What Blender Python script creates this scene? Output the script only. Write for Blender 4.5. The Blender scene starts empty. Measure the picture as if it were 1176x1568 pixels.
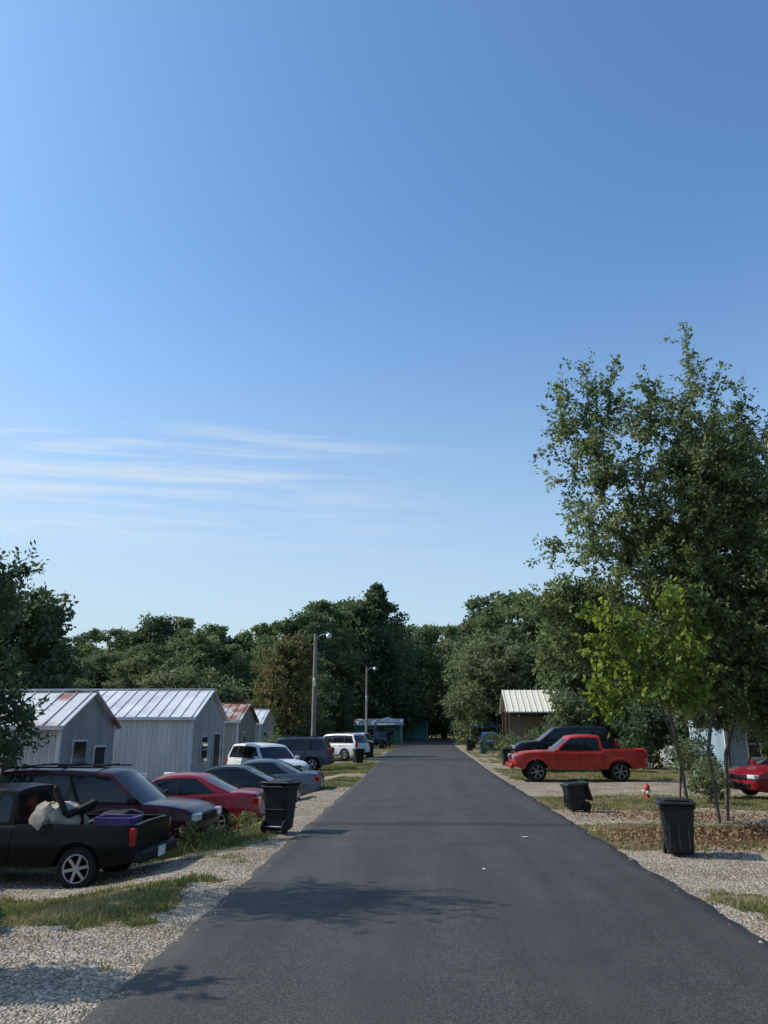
import bpy, bmesh, math, random
import numpy as np
from mathutils import Vector, Matrix, noise
random.seed(7)
R = math.radians
scene = bpy.context.scene
scene.view_settings.view_transform = 'Standard'
scene.view_settings.look = 'None'
scene.view_settings.exposure = 0

SUN_EL = 41.0
SUN_AHEAD = 6.0     # sun is to the left (-X), a little ahead (+Y)

# ------------------------------------------------------------------ materials
def nodes_of(m):
    m.use_nodes = True
    nt = m.node_tree
    return nt, nt.nodes, nt.links

def mat(name, col, rough=0.6, metal=0.0, var=0.15, scale=6.0, bump=0.0, bscale=40.0, coat=0.0, spec=0.5, col2=None, lo=0.35, hi=0.65, stretch=None):
    m = bpy.data.materials.new(name)
    nt, N, L = nodes_of(m)
    b = N['Principled BSDF']
    b.inputs['Roughness'].default_value = rough
    b.inputs['Metallic'].default_value = metal
    b.inputs['Coat Weight'].default_value = coat
    b.inputs['Coat Roughness'].default_value = 0.06
    b.inputs['Specular IOR Level'].default_value = spec
    tc = N.new('ShaderNodeTexCoord')
    mp = N.new('ShaderNodeMapping')
    L.new(tc.outputs['Object'], mp.inputs['Vector'])
    if stretch: mp.inputs['Scale'].default_value = stretch
    n = N.new('ShaderNodeTexNoise'); n.inputs['Scale'].default_value = scale
    n.inputs['Detail'].default_value = 6
    L.new(mp.outputs['Vector'], n.inputs['Vector'])
    r = N.new('ShaderNodeValToRGB')
    r.color_ramp.elements[0].position = lo; r.color_ramp.elements[1].position = hi
    c2 = col2 if col2 else tuple(min(1, c * (1 + var)) for c in col)
    c1 = col if col2 else tuple(c * (1 - var) for c in col)
    r.color_ramp.elements[0].color = (*c1, 1); r.color_ramp.elements[1].color = (*c2, 1)
    L.new(n.outputs['Fac'], r.inputs['Fac'])
    L.new(r.outputs['Color'], b.inputs['Base Color'])
    if bump:
        n2 = N.new('ShaderNodeTexNoise'); n2.inputs['Scale'].default_value = bscale; n2.inputs['Detail'].default_value = 4
        L.new(tc.outputs['Object'], n2.inputs['Vector'])
        bp = N.new('ShaderNodeBump'); bp.inputs['Strength'].default_value = bump; bp.inputs['Distance'].default_value = 0.02
        L.new(n2.outputs['Fac'], bp.inputs['Height']); L.new(bp.outputs['Normal'], b.inputs['Normal'])
    return m

def siding(name, col, axis='X', pitch=0.2, rough=0.45, metal=0.0):
    """ribbed sheet metal: profile as bump, streaky dirt"""
    m = mat(name, col, rough, metal, col2=tuple(c * 0.68 for c in col), scale=1.3, lo=0.4, hi=0.8, stretch=(1.5, 1.5, 0.35))
    nt, N, L = nodes_of(m)
    b = N['Principled BSDF']
    tc = N.new('ShaderNodeTexCoord')
    w = N.new('ShaderNodeTexWave'); w.wave_type = 'BANDS'; w.bands_direction = axis
    w.inputs['Scale'].default_value = 1.0 / pitch / 3.2
    L.new(tc.outputs['Object'], w.inputs['Vector'])
    r = N.new('ShaderNodeValToRGB'); r.color_ramp.elements[0].position = 0.55; r.color_ramp.elements[1].position = 0.8
    L.new(w.outputs['Fac'], r.inputs['Fac'])
    bp = N.new('ShaderNodeBump'); bp.inputs['Strength'].default_value = 0.9; bp.inputs['Distance'].default_value = 0.05
    L.new(r.outputs['Color'], bp.inputs['Height']); L.new(bp.outputs['Normal'], b.inputs['Normal'])
    return m

def leafmat(name, dark, mid, light, transl=0.35):
    m = bpy.data.materials.new(name)
    nt, N, L = nodes_of(m)
    N.remove(N['Principled BSDF'])
    out = N['Material Output']
    at = N.new('ShaderNodeAttribute'); at.attribute_name = 'lv'
    r = N.new('ShaderNodeValToRGB')
    e = r.color_ramp.elements
    e[0].position = 0.0; e[0].color = (*dark, 1); e[1].position = 1.0; e[1].color = (*light, 1)
    k = e.new(0.5); k.color = (*mid, 1)
    L.new(at.outputs['Fac'], r.inputs['Fac'])
    d = N.new('ShaderNodeBsdfDiffuse'); t = N.new('ShaderNodeBsdfTranslucent'); g = N.new('ShaderNodeBsdfGlossy')
    g.inputs['Roughness'].default_value = 0.6; g.inputs['Color'].default_value = (0.5, 0.6, 0.55, 1)
    L.new(r.outputs['Color'], d.inputs['Color'])
    hs = N.new('ShaderNodeHueSaturation'); hs.inputs['Hue'].default_value = 0.488; hs.inputs['Value'].default_value = 1.7; hs.inputs['Saturation'].default_value = 1.05
    L.new(r.outputs['Color'], hs.inputs['Color']); L.new(hs.outputs['Color'], t.inputs['Color'])
    m1 = N.new('ShaderNodeMixShader'); m1.inputs['Fac'].default_value = transl
    L.new(d.outputs[0], m1.inputs[1]); L.new(t.outputs[0], m1.inputs[2])
    m2 = N.new('ShaderNodeMixShader'); m2.inputs['Fac'].default_value = 0.03
    L.new(m1.outputs[0], m2.inputs[1]); L.new(g.outputs[0], m2.inputs[2])
    L.new(m2.outputs[0], out.inputs['Surface'])
    return m

def paint(name, col, rough=0.3, metal=0.0, coat=0.55, spec=0.5):
    return mat(name, col, rough, metal, var=0.10, scale=2.0, coat=coat, spec=spec)

M = {}
M['glass'] = mat('window_glass', (0.008, 0.010, 0.011), 0.07, var=0.3, scale=1.0, spec=0.5)
M['rubber'] = mat('tyre_rubber', (0.014, 0.014, 0.014), 0.85, bump=0.2, spec=.2)
M['rim'] = mat('alloy_rim', (0.36, 0.36, 0.37), 0.4, 0.7)
M['rim_dark'] = mat('dark_alloy_rim', (0.16, 0.16, 0.165), 0.35, 0.5)
M['trim'] = mat('black_trim', (0.010, 0.010, 0.011), 0.65, spec=.2)
M['under'] = mat('underbody', (0.005, 0.005, 0.005), 0.95, spec=.05)
M['chrome'] = mat('chrome_trim', (0.6, 0.6, 0.6), 0.2, 1.0)
M['tail'] = mat('tail_lamp_lens', (0.26, 0.006, 0.006), 0.15, coat=0.5)
M['head'] = mat('head_lamp_lens', (0.5, 0.52, 0.54), 0.12, coat=0.6)
M['plate'] = mat('license_plate', (0.6, 0.6, 0.62), 0.4)
M['bark'] = mat('bark', (0.075, 0.058, 0.045), 0.9, bump=0.8, bscale=25, var=0.35, spec=.2)
M['bark_pale'] = mat('bark_pale', (0.11, 0.09, 0.072), 0.9, bump=0.6, bscale=25, var=0.35, spec=.2)
M['bin'] = mat('bin_plastic', (0.010, 0.014, 0.015), 0.5, var=0.3, bump=0.15, bscale=60, spec=.3)
M['bin_teal'] = mat('bin_plastic_teal', (0.02, 0.08, 0.075), 0.5)
M['wood_pole'] = mat('pole_wood', (0.20, 0.175, 0.145), 0.85, bump=0.5, bscale=30, var=0.25, stretch=(3, 3, 0.3), spec=.2)
M['galv'] = mat('galvanised_metal', (0.5, 0.51, 0.52), 0.4, 0.7)
M['white'] = mat('white_paint', (0.72, 0.72, 0.70), 0.5, var=0.08)

# ------------------------------------------------------------------ mesh builder
class MB:
    def __init__(s): s.v = []; s.f = []; s.m = []; s.mats = []
    def mi(s, m):
        if m not in s.mats: s.mats.append(m)
        return s.mats.index(m)
    def add(s, vs, fs, m, T=None):
        o = len(s.v)
        if T is not None: vs = [T @ Vector(v) for v in vs]
        s.v += [tuple(v) for v in vs]
        mi = s.mi(m)
        for f in fs: s.f.append(tuple(i + o for i in f)); s.m.append(mi)
    def box(s, c, size, m, rot=(0, 0, 0), ch=0.0, T=None, taper=1.0):
        hx, hy, hz = [q / 2 for q in size]
        X = Matrix.Translation(c) @ (Matrix.Rotation(rot[2], 4, 'Z') @ Matrix.Rotation(rot[1], 4, 'Y') @ Matrix.Rotation(rot[0], 4, 'X'))
        if T is not None: X = T @ X
        if ch <= 0:
            vs = []
            for z in (-1, 1):
                k = taper if z < 0 else 1
                for (a, b) in ((-1, -1), (1, -1), (1, 1), (-1, 1)): vs.append((a * hx * k, b * hy * k, z * hz))
            s.add(vs, [(3, 2, 1, 0), (4, 5, 6, 7), (0, 1, 5, 4), (1, 2, 6, 5), (2, 3, 7, 6), (3, 0, 4, 7)], m, X)
        else:
            bm = bmesh.new()
            for a in (-1, 1):
                for b in (-1, 1):
                    for c2 in (-1, 1):
                        k = taper if c2 < 0 else 1
                        bm.verts.new((a * (hx * k - ch), b * (hy * k - ch), c2 * hz))
                        bm.verts.new((a * (hx * k), b * (hy * k - ch), c2 * (hz - ch)))
                        bm.verts.new((a * (hx * k - ch), b * hy * k, c2 * (hz - ch)))
            bmesh.ops.convex_hull(bm, input=bm.verts[:])
            bm.verts.index_update()
            s.add([v.co[:] for v in bm.verts], [[v.index for v in f.verts] for f in bm.faces], m, X)
            bm.free()
    def lathe(s, prof, m, seg=20, axis='Z', T=None, cap=False):
        vs = []; n = len(prof)
        for i in range(seg):
            a = 2 * math.pi * i / seg
            for (r, h) in prof:
                if axis == 'Z': vs.append((r * math.cos(a), r * math.sin(a), h))
                else: vs.append((r * math.cos(a), h, r * math.sin(a)))
        fs = []
        for i in range(seg):
            j = (i + 1) % seg
            for k in range(n - 1): fs.append((i * n + k, j * n + k, j * n + k + 1, i * n + k + 1))
        if cap:
            fs.append(tuple(i * n for i in range(seg))); fs.append(tuple(i * n + n - 1 for i in range(seg)))
        s.add(vs, fs, m, T)
    def tube(s, p0, p1, r0, r1, m, seg=8):
        p0 = Vector(p0); p1 = Vector(p1); d = (p1 - p0)
        q = d.to_track_quat('Z', 'Y').to_matrix().to_4x4()
        s.lathe([(r0, 0), (r1, d.length)], m, seg, 'Z', Matrix.Translation(p0) @ q, cap=True)
    def blob(s, c, r, m, amp=.3, freq=1.6, sub=3, T=None):
        bm = bmesh.new(); bmesh.ops.create_icosphere(bm, subdivisions=sub, radius=1)
        for v in bm.verts:
            n_ = noise.noise(v.co * freq + Vector(c) * 3) * amp + noise.noise(v.co * freq * 3.1) * amp * .35
            v.co = Vector((v.co.x * r[0], v.co.y * r[1], v.co.z * r[2])) * (1 + n_)
        bm.verts.index_update()
        X = Matrix.Translation(c)
        if T is not None: X = T @ X
        s.add([v.co[:] for v in bm.verts], [[v.index for v in f.verts] for f in bm.faces], m, X); bm.free()
    def obj(s, name, loc=(0, 0, 0), rz=0, smooth=None, parent=None, scale=1.0):
        me = bpy.data.meshes.new(name)
        me.from_pydata(s.v, [], s.f)
        for m in s.mats: me.materials.append(m)
        me.polygons.foreach_set('material_index', s.m)
        me.update()
        if smooth is not None:
            bm = bmesh.new(); bm.from_mesh(me); bmesh.ops.remove_doubles(bm, verts=bm.verts[:], dist=.0006); bmesh.ops.recalc_face_normals(bm, faces=bm.faces[:]); bm.to_mesh(me); bm.free()
            me.shade_smooth(); me.set_sharp_from_angle(angle=R(smooth))
        o = bpy.data.objects.new(name, me); scene.collection.objects.link(o)
        o.location = loc; o.rotation_euler = (0, 0, rz); o.scale = (scale,) * 3
        if parent: o.parent = parent
        return o

def quadmesh(name, V, lv, mi, mats):
    n = len(V)
    me = bpy.data.meshes.new(name)
    me.vertices.add(n * 4); me.vertices.foreach_set('co', V.astype(np.float32).ravel())
    me.loops.add(n * 4); me.loops.foreach_set('vertex_index', np.arange(n * 4, dtype=np.int32))
    me.polygons.add(n); me.polygons.foreach_set('loop_start', np.arange(n, dtype=np.int32) * 4)
    for m in mats: me.materials.append(m)
    me.polygons.foreach_set('material_index', mi.astype(np.int32))
    me.update(calc_edges=True)
    a = me.attributes.new('lv', 'FLOAT', 'FACE'); a.data.foreach_set('value', np.clip(lv, 0, 1).astype(np.float32))
    return me

def nrm(a): return a / (np.linalg.norm(a, axis=-1, keepdims=True) + 1e-9)

def leaves(pos, dirs, size, aspect, rng):
    d = nrm(dirs); r = rng.normal(size=d.shape)
    side = nrm(np.cross(d, r)); up = np.cross(side, d)
    sz = size[:, None]
    mid = pos + d * sz * 0.45 - up * sz * 0.06
    return np.stack([pos, mid + side * sz * aspect / 2, pos + d * sz, mid - side * sz * aspect / 2], 1)

def tubes(P0, P1, R0, R1, k=5):
    P0 = np.array(P0); P1 = np.array(P1); R0 = np.array(R0)[:, None]; R1 = np.array(R1)[:, None]
    d = nrm(P1 - P0); ref = np.where(np.abs(d[:, 2:3]) > 0.9, [[1., 0, 0]], [[0, 0, 1.]])
    u = nrm(np.cross(d, ref)); v = np.cross(d, u)
    out = []
    for i in range(k):
        a = 2 * math.pi * i / k; b = 2 * math.pi * (i + 1) / k
        ea = u * math.cos(a) + v * math.sin(a); eb = u * math.cos(b) + v * math.sin(b)
        out.append(np.stack([P0 + ea * R0, P0 + eb * R0, P1 + eb * R1, P1 + ea * R1], 1))
    return np.concatenate(out)

# ------------------------------------------------------------------ ground + road
def sm(t): t = max(0., min(1., t)); return t * t * (3 - 2 * t)
def road_c(y):
    c = 0.5
    if y > 60: c += 0.00030 * (y - 60) ** 2
    if y > 115: c += 0.004 * (y - 115) ** 2
    return c
def road_hw(y): return 3.0 + 0.45 * sm((y - 35) / 40)
def gh(x, y):
    l = -sm((-3.2 - x) / 2.4) * (0.33 + 0.22 * sm((y - 14) / 8)) * (1 - 0.85 * sm((y - 31) / 12)) * sm((y - 8.5) / 3.5)
    d = abs(x - road_c(y)) - road_hw(y)
    b = 0.0
    if d > 0.4: b = 0.05 * noise.noise(Vector((x * .35, y * .35, 0))) * min(1, d - 0.4)
    return l + b
def gravel(x, y):
    n = noise.noise(Vector((x * .7, y * .7, 3))) * .6 + noise.noise(Vector((x * 2.3, y * 2.3, 9))) * .35
    y2 = y + n * 0.9
    c = road_c(y); d = abs(x - c) - road_hw(y)
    if d < 0: return 1.0
    if x < c:
        if y2 < 9.2: v = 0.95 if n < 0.25 else 0.6
        elif y2 < 12.3: v = 0.0
        elif y2 < 14.9: v = 0.85 if n > -0.15 else 0.4
        elif y2 < 18.4: v = 0.15
        elif y2 < 29.5: v = 1.0 if n < 0.3 else .6
        elif y2 < 36: v = 0.05
        elif y2 < 39: v = .8
        elif y2 < 50: v = 0.1
        else: v = 0.75 if n > 0.05 else 0.2
        if d < 0.55 + n * 0.7 and y < 30: v = max(v, 1.0 if n < .25 else .6)
    else:
        if y2 < 8.3: v = .7
        elif y2 < 11.3: v = 0.0
        elif y2 < 15.2: v = 1.0
        elif y2 < 19.0: v = 0.0
        elif y2 < 22.3: v = 0.9
        elif y2 < 26.6: v = 0.0
        elif y2 < 34.5: v = 1.0
        elif y2 < 44: v = 0.1
        elif y2 < 50: v = .9
        else: v = 0.7 if n > 0.05 else 0.2
        if d < 0.4 + n * 0.6 and (y < 12.5 or y > 26): v = max(v, 0.9)
    if abs(x) > 16: v *= 0.4
    return v

def axis(lo, hi, step, far, g=1.22):
    a = list(np.arange(lo, hi + 1e-6, step)); s = step; x = a[-1]
    while x < far: s *= g; x += s; a.append(x)
    s = step; x = a[0]
    b = []
    while x > -far: s *= g; x -= s; b.append(x)
    return b[::-1] + a
xs = axis(-13, 13, 0.22, 3000); ys = axis(4, 44, 0.22, 3000)
verts = []; gv = []
for y in ys:
    for x in xs:
        near = abs(x) < 60 and -20 < y < 160
        verts.append((x, y, gh(x, y) if near else 0.0)); gv.append(gravel(x, y) if near else 0.1)
nx = len(xs)
faces = [(j * nx + i, j * nx + i + 1, (j + 1) * nx + i + 1, (j + 1) * nx + i) for j in range(len(ys) - 1) for i in range(nx - 1)]
me = bpy.data.meshes.new('ground'); me.from_pydata(verts, [], faces)
a = me.attributes.new('gravel', 'FLOAT', 'POINT'); a.data.foreach_set('value', gv)
me.shade_smooth()
ground = bpy.data.objects.new('ground', me); scene.collection.objects.link(ground)
m = bpy.data.materials.new('ground_grass_gravel'); nt, N, L = nodes_of(m); b = N['Principled BSDF']; b.inputs['Roughness'].default_value = 0.95
b.inputs['Specular IOR Level'].default_value = 0.15
tc = N.new('ShaderNodeTexCoord')
def nz(scale, det=6, vec=None, rough=0.6):
    n = N.new('ShaderNodeTexNoise'); n.inputs['Scale'].default_value = scale; n.inputs['Detail'].default_value = det; n.inputs['Roughness'].default_value = rough
    L.new(vec or tc.outputs['Object'], n.inputs['Vector']); return n
def ramp(fac, stops):
    r = N.new('ShaderNodeValToRGB'); e = r.color_ramp.elements
    e[0].position = stops[0][0]; e[0].color = (*stops[0][1], 1); e[1].position = stops[-1][0]; e[1].color = (*stops[-1][1], 1)
    for p, c in stops[1:-1]: k = e.new(p); k.color = (*c, 1)
    L.new(fac, r.inputs['Fac']); return r
def mixc(f, a, b, mode='MIX'):
    x = N.new('ShaderNodeMix'); x.data_type = 'RGBA'; x.blend_type = mode
    if isinstance(f, float): x.inputs[0].default_value = f
    else: L.new(f, x.inputs[0])
    for q, i in ((a, 6), (b, 7)):
        if isinstance(q, tuple): x.inputs[i].default_value = (*q, 1)
        else: L.new(q, x.inputs[i])
    return x.outputs[2]
at = N.new('ShaderNodeAttribute'); at.attribute_name = 'gravel'
vo = N.new('ShaderNodeTexVoronoi'); vo.inputs['Scale'].default_value = 34; L.new(tc.outputs['Object'], vo.inputs['Vector'])
sx = N.new('ShaderNodeSeparateColor'); L.new(vo.outputs['Color'], sx.inputs[0])
st = ramp(sx.outputs[0], [(0, (0.15, 0.125, 0.10)), (.5, (0.32, 0.275, 0.22)), (1, (0.50, 0.44, 0.36))])
big = nz(0.9, 5); bigr = ramp(big.outputs['Fac'], [(0.3, (0.60, 0.54, 0.46)), (0.7, (1.0, 1.0, 1.0))])
gr = mixc(1.0, st.outputs['Color'], bigr.outputs['Color'], 'MULTIPLY')
gn = nz(1.3, 8); gr1 = ramp(gn.outputs['Fac'], [(0.3, (0.06, 0.068, 0.022)), (0.47, (0.11, 0.105, 0.04)), (0.62, (0.21, 0.165, 0.09))])
gn2 = nz(22, 4); gr2 = ramp(gn2.outputs['Fac'], [(0.3, (0.55, 0.55, 0.5)), (0.7, (1.25, 1.25, 1.2))])
grass = mixc(1.0, gr1.outputs['Color'], gr2.outputs['Color'], 'MULTIPLY')
en = nz(5, 8, rough=.7)
ad = N.new('ShaderNodeMath'); ad.operation = 'ADD'; L.new(at.outputs['Fac'], ad.inputs[0])
mu = N.new('ShaderNodeMath'); mu.operation = 'MULTIPLY_ADD'; L.new(en.outputs['Fac'], mu.inputs[0]); mu.inputs[1].default_value = 1.5; mu.inputs[2].default_value = -0.75
L.new(mu.outputs[0], ad.inputs[1])
fr = ramp(ad.outputs[0], [(0.40, (0, 0, 0)), (0.64, (1, 1, 1))])
L.new(mixc(fr.outputs['Color'], grass, gr), b.inputs['Base Color'])
bp = N.new('ShaderNodeBump'); bp.inputs['Strength'].default_value = 0.9; bp.inputs['Distance'].default_value = 0.03
L.new(vo.outputs['Distance'], bp.inputs['Height']); bp.invert = True
L.new(bp.outputs['Normal'], b.inputs['Normal'])
me.materials.append(m)

rv = []; rf = []
yy = list(np.arange(-25, 60, 0.2)) + list(np.arange(60, 190, 1.5))
for i, y in enumerate(yy):
    c = road_c(y); h = road_hw(y)
    jl = 0.08 * noise.noise(Vector((y * .8, 5, 0))) + 0.05 * noise.noise(Vector((y * 3, 7, 0)))
    jr = 0.08 * noise.noise(Vector((y * .8, 15, 0))) + 0.05 * noise.noise(Vector((y * 3, 17, 0)))
    rv += [(c - h + jl - .05, y, -.05), (c - h + jl, y, .025), (c - h + .25, y, .04), (c, y, .06), (c + h - .25, y, .04), (c + h + jr, y, .025), (c + h + jr + .05, y, -.05)]
for i in range(len(yy) - 1):
    for k in range(6): rf.append((i * 7 + k, i * 7 + k + 1, (i + 1) * 7 + k + 1, (i + 1) * 7 + k))
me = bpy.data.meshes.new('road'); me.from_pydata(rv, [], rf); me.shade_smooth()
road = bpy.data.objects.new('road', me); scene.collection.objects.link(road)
m = bpy.data.materials.new('asphalt'); nt, N, L = nodes_of(m); b = N['Principled BSDF']
b.inputs['Roughness'].default_value = 0.75; b.inputs['Specular IOR Level'].default_value = 0.3
tc = N.new('ShaderNodeTexCoord')
mp = N.new('ShaderNodeMapping'); mp.inputs['Scale'].default_value = (1.6, 0.12, 1); L.new(tc.outputs['Object'], mp.inputs['Vector'])
lane = nz(1.0, 3, mp.outputs['Vector']); lr = ramp(lane.outputs['Fac'], [(0.3, (0.80, 0.80, 0.80)), (0.7, (1.24, 1.24, 1.24))])
fine = nz(75, 4, rough=.8); fr = ramp(fine.outputs['Fac'], [(0.38, (0.012, 0.012, 0.0122)), (0.52, (0.041, 0.0395, 0.038)), (0.64, (0.15, 0.143, 0.134))])
blot = nz(0.8, 6); br = ramp(blot.outputs['Fac'], [(0.3, (0.78, 0.78, 0.79)), (0.7, (1.18, 1.17, 1.15))])
c1 = mixc(1.0, fr.outputs['Color'], lr.outputs['Color'], 'MULTIPLY'); c2 = mixc(1.0, c1, br.outputs['Color'], 'MULTIPLY')
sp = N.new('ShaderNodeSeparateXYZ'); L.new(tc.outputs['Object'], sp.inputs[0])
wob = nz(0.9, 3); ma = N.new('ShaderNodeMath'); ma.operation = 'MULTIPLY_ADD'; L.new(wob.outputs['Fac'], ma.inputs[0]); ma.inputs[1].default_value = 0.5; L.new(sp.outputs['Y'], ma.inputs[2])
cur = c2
for y_band, w in ((18.6, .28), (55, 1.6)):  # near dark band a paving joint, far one a cast shadow painted in
    cm = N.new('ShaderNodeMath'); cm.operation = 'COMPARE'; L.new(ma.outputs[0], cm.inputs[0]); cm.inputs[1].default_value = y_band; cm.inputs[2].default_value = w
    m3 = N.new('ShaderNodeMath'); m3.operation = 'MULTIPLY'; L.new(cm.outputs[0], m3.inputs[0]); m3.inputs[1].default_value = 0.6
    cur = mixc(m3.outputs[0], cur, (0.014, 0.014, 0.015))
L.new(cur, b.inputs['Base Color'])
bp = N.new('ShaderNodeBump'); bp.inputs['Strength'].default_value = 0.6; bp.inputs['Distance'].default_value = 0.012
L.new(fine.outputs['Fac'], bp.inputs['Height']); L.new(bp.outputs['Normal'], b.inputs['Normal'])
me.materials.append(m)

# ------------------------------------------------------------------ grass, stones
LM = {}
LM['grass'] = leafmat('grass_blades', (0.06, 0.08, 0.02), (0.115, 0.135, 0.04), (0.29, 0.235, 0.125), 0.35)
rng = np.random.default_rng(3)
def grass_obj():
    P = []; H = []; V = []
    n = 0
    while n < 120000:
        y = 6 + 44 * random.random() ** 1.9; x = random.uniform(-11, 11)
        if abs(x) > y * .62 + 1.5: continue
        d = abs(x - road_c(y)) - road_hw(y)
        if d < -0.05: continue
        g = gravel(x, y) + .35 * noise.noise(Vector((x * 3, y * 3, 2)))
        nn = noise.noise(Vector((x * 1.4, y * 1.4, 1)))
        if g > 0.5 and random.random() > 0.02 : continue
        if g > 0.25 and random.random() > 0.4 : continue
        if nn < -0.15 and random.random() > 0.25: continue
        if x > 3 and random.random() < .3: continue
        h = random.uniform(.03, .10) * (1 + 0.7 * nn)
        if x < -3.3 and 15 < y < 18.6 and nn > -0.1 and random.random() < .35: h *= random.uniform(2.0, 4.0)
        dry = .22 if x > 3 else .04
        P.append((x, y, gh(x, y) - .01)); H.append(h); V.append(0.33 + dry + 0.5 * random.random() ** 1.6 + 0.5 * noise.noise(Vector((x * .8, y * .8, 6)))); n += 1
    P = np.array(P); H = np.array(H); n = len(P)
    d = rng.normal(size=(n, 3)) * [.45, .45, .1] + [0, 0, 1]
    wid = np.clip(0.010 + 0.0011 * P[:, 1], 0, .05)
    q = leaves(P, d, H, 1.0, rng)
    s = nrm(q[:, 1] - q[:, 3])
    q[:, 1] = P + s * wid[:, None] / 2; q[:, 3] = P - s * wid[:, None] / 2; q[:, 0] = P - [0, 0, .01]
    me = quadmesh('grass', q, np.array(V), np.zeros(n), [LM['grass']])
    o = bpy.data.objects.new('grass', me); scene.collection.objects.link(o)
grass_obj()

def stones_obj():
    mb_v = []; mb_f = []
    base = [(1, 0, 0), (0, 1, 0), (-1, 0, 0), (0, -1, 0), (0, 0, 1)]
    fs = [(0, 1, 4), (1, 2, 4), (2, 3, 4), (3, 0, 4)]
    n = 0
    while n < 20000:
        y = 5.5 + 22 * random.random() ** 1.8; x = random.uniform(-9, 10)
        if abs(x) > y * .6 + 1: continue
        d = abs(x - road_c(y)) - road_hw(y)
        if d < 0.0 and not (d > -.2 and random.random() < .06): continue
        if gravel(x, y) < .6 and random.random() > .05: continue
        s = random.uniform(.008, .022); a = random.uniform(0, 6.3); z = gh(x, y) if d > 0 else .03
        o = len(mb_v)
        for (p, q, r) in base:
            k = s * random.uniform(.7, 1.3)
            mb_v.append((x + (p * math.cos(a) - q * math.sin(a)) * k, y + (p * math.sin(a) + q * math.cos(a)) * k, z + r * k * .8))
        mb_f += [tuple(i + o for i in f) for f in fs]; n += 1
    me = bpy.data.meshes.new('gravel_stones'); me.from_pydata(mb_v, [], mb_f)
    me.materials.append(mat('stone', (0.14, 0.115, 0.09), .9, col2=(.48, .42, .35), scale=9, lo=.35, hi=.65, spec=.2))
    o = bpy.data.objects.new('gravel', me); scene.collection.objects.link(o)
stones_obj()

# ------------------------------------------------------------------ trees
def grow(trunk, attract, step=0.6, rng=None, up=0.25, r_tip=0.008, expo=2.3):
    nodes = [np.array(p, float) for p in trunk]; par = [-1] + list(range(len(trunk) - 1))
    top = nodes[-1]
    start = max(1, len(nodes) // 2)
    order = np.argsort(np.linalg.norm(attract - top, axis=1))
    ends = []
    for k in order:
        A = attract[k]
        arr = np.array(nodes[start:])
        dv = A - arr; dist = np.linalg.norm(dv, axis=1)
        cost = dist + up * np.maximum(0, -dv[:, 2]) * 1.5
        i = int(np.argmin(cost)) + start
        p = nodes[i]; d = A - p; Ls = np.linalg.norm(d); ns = max(1, int(Ls / step))
        last = i
        for j in range(1, ns + 1):
            q = p + d * j / ns
            if j < ns: q = q + rng.normal(size=3) * 0.07 * Ls / ns * 1.5 + np.array([0, 0, -0.04 * math.sin(math.pi * j / ns) * Ls])
            nodes.append(q); par.append(last); last = len(nodes) - 1
        ends.append(last)
    n = len(nodes); acc = np.zeros(n); ch = np.zeros(n, int)
    for i in range(n):
        if par[i] >= 0: ch[par[i]] += 1
    for i in range(n - 1, -1, -1):
        if ch[i] == 0: acc[i] = r_tip ** expo
        if par[i] >= 0: acc[par[i]] += acc[i]
    rad = acc ** (1 / expo)
    P0 = []; P1 = []; R0 = []; R1 = []
    for i in range(n):
        if par[i] >= 0:
            P0.append(nodes[par[i]]); P1.append(nodes[i]); R0.append(min(rad[par[i]], rad[i] * 1.5)); R1.append(rad[i])
    tip = [(nodes[e], nodes[e] - nodes[par[e]]) for e in ends]
    return P0, P1, R0, R1, tip

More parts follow.
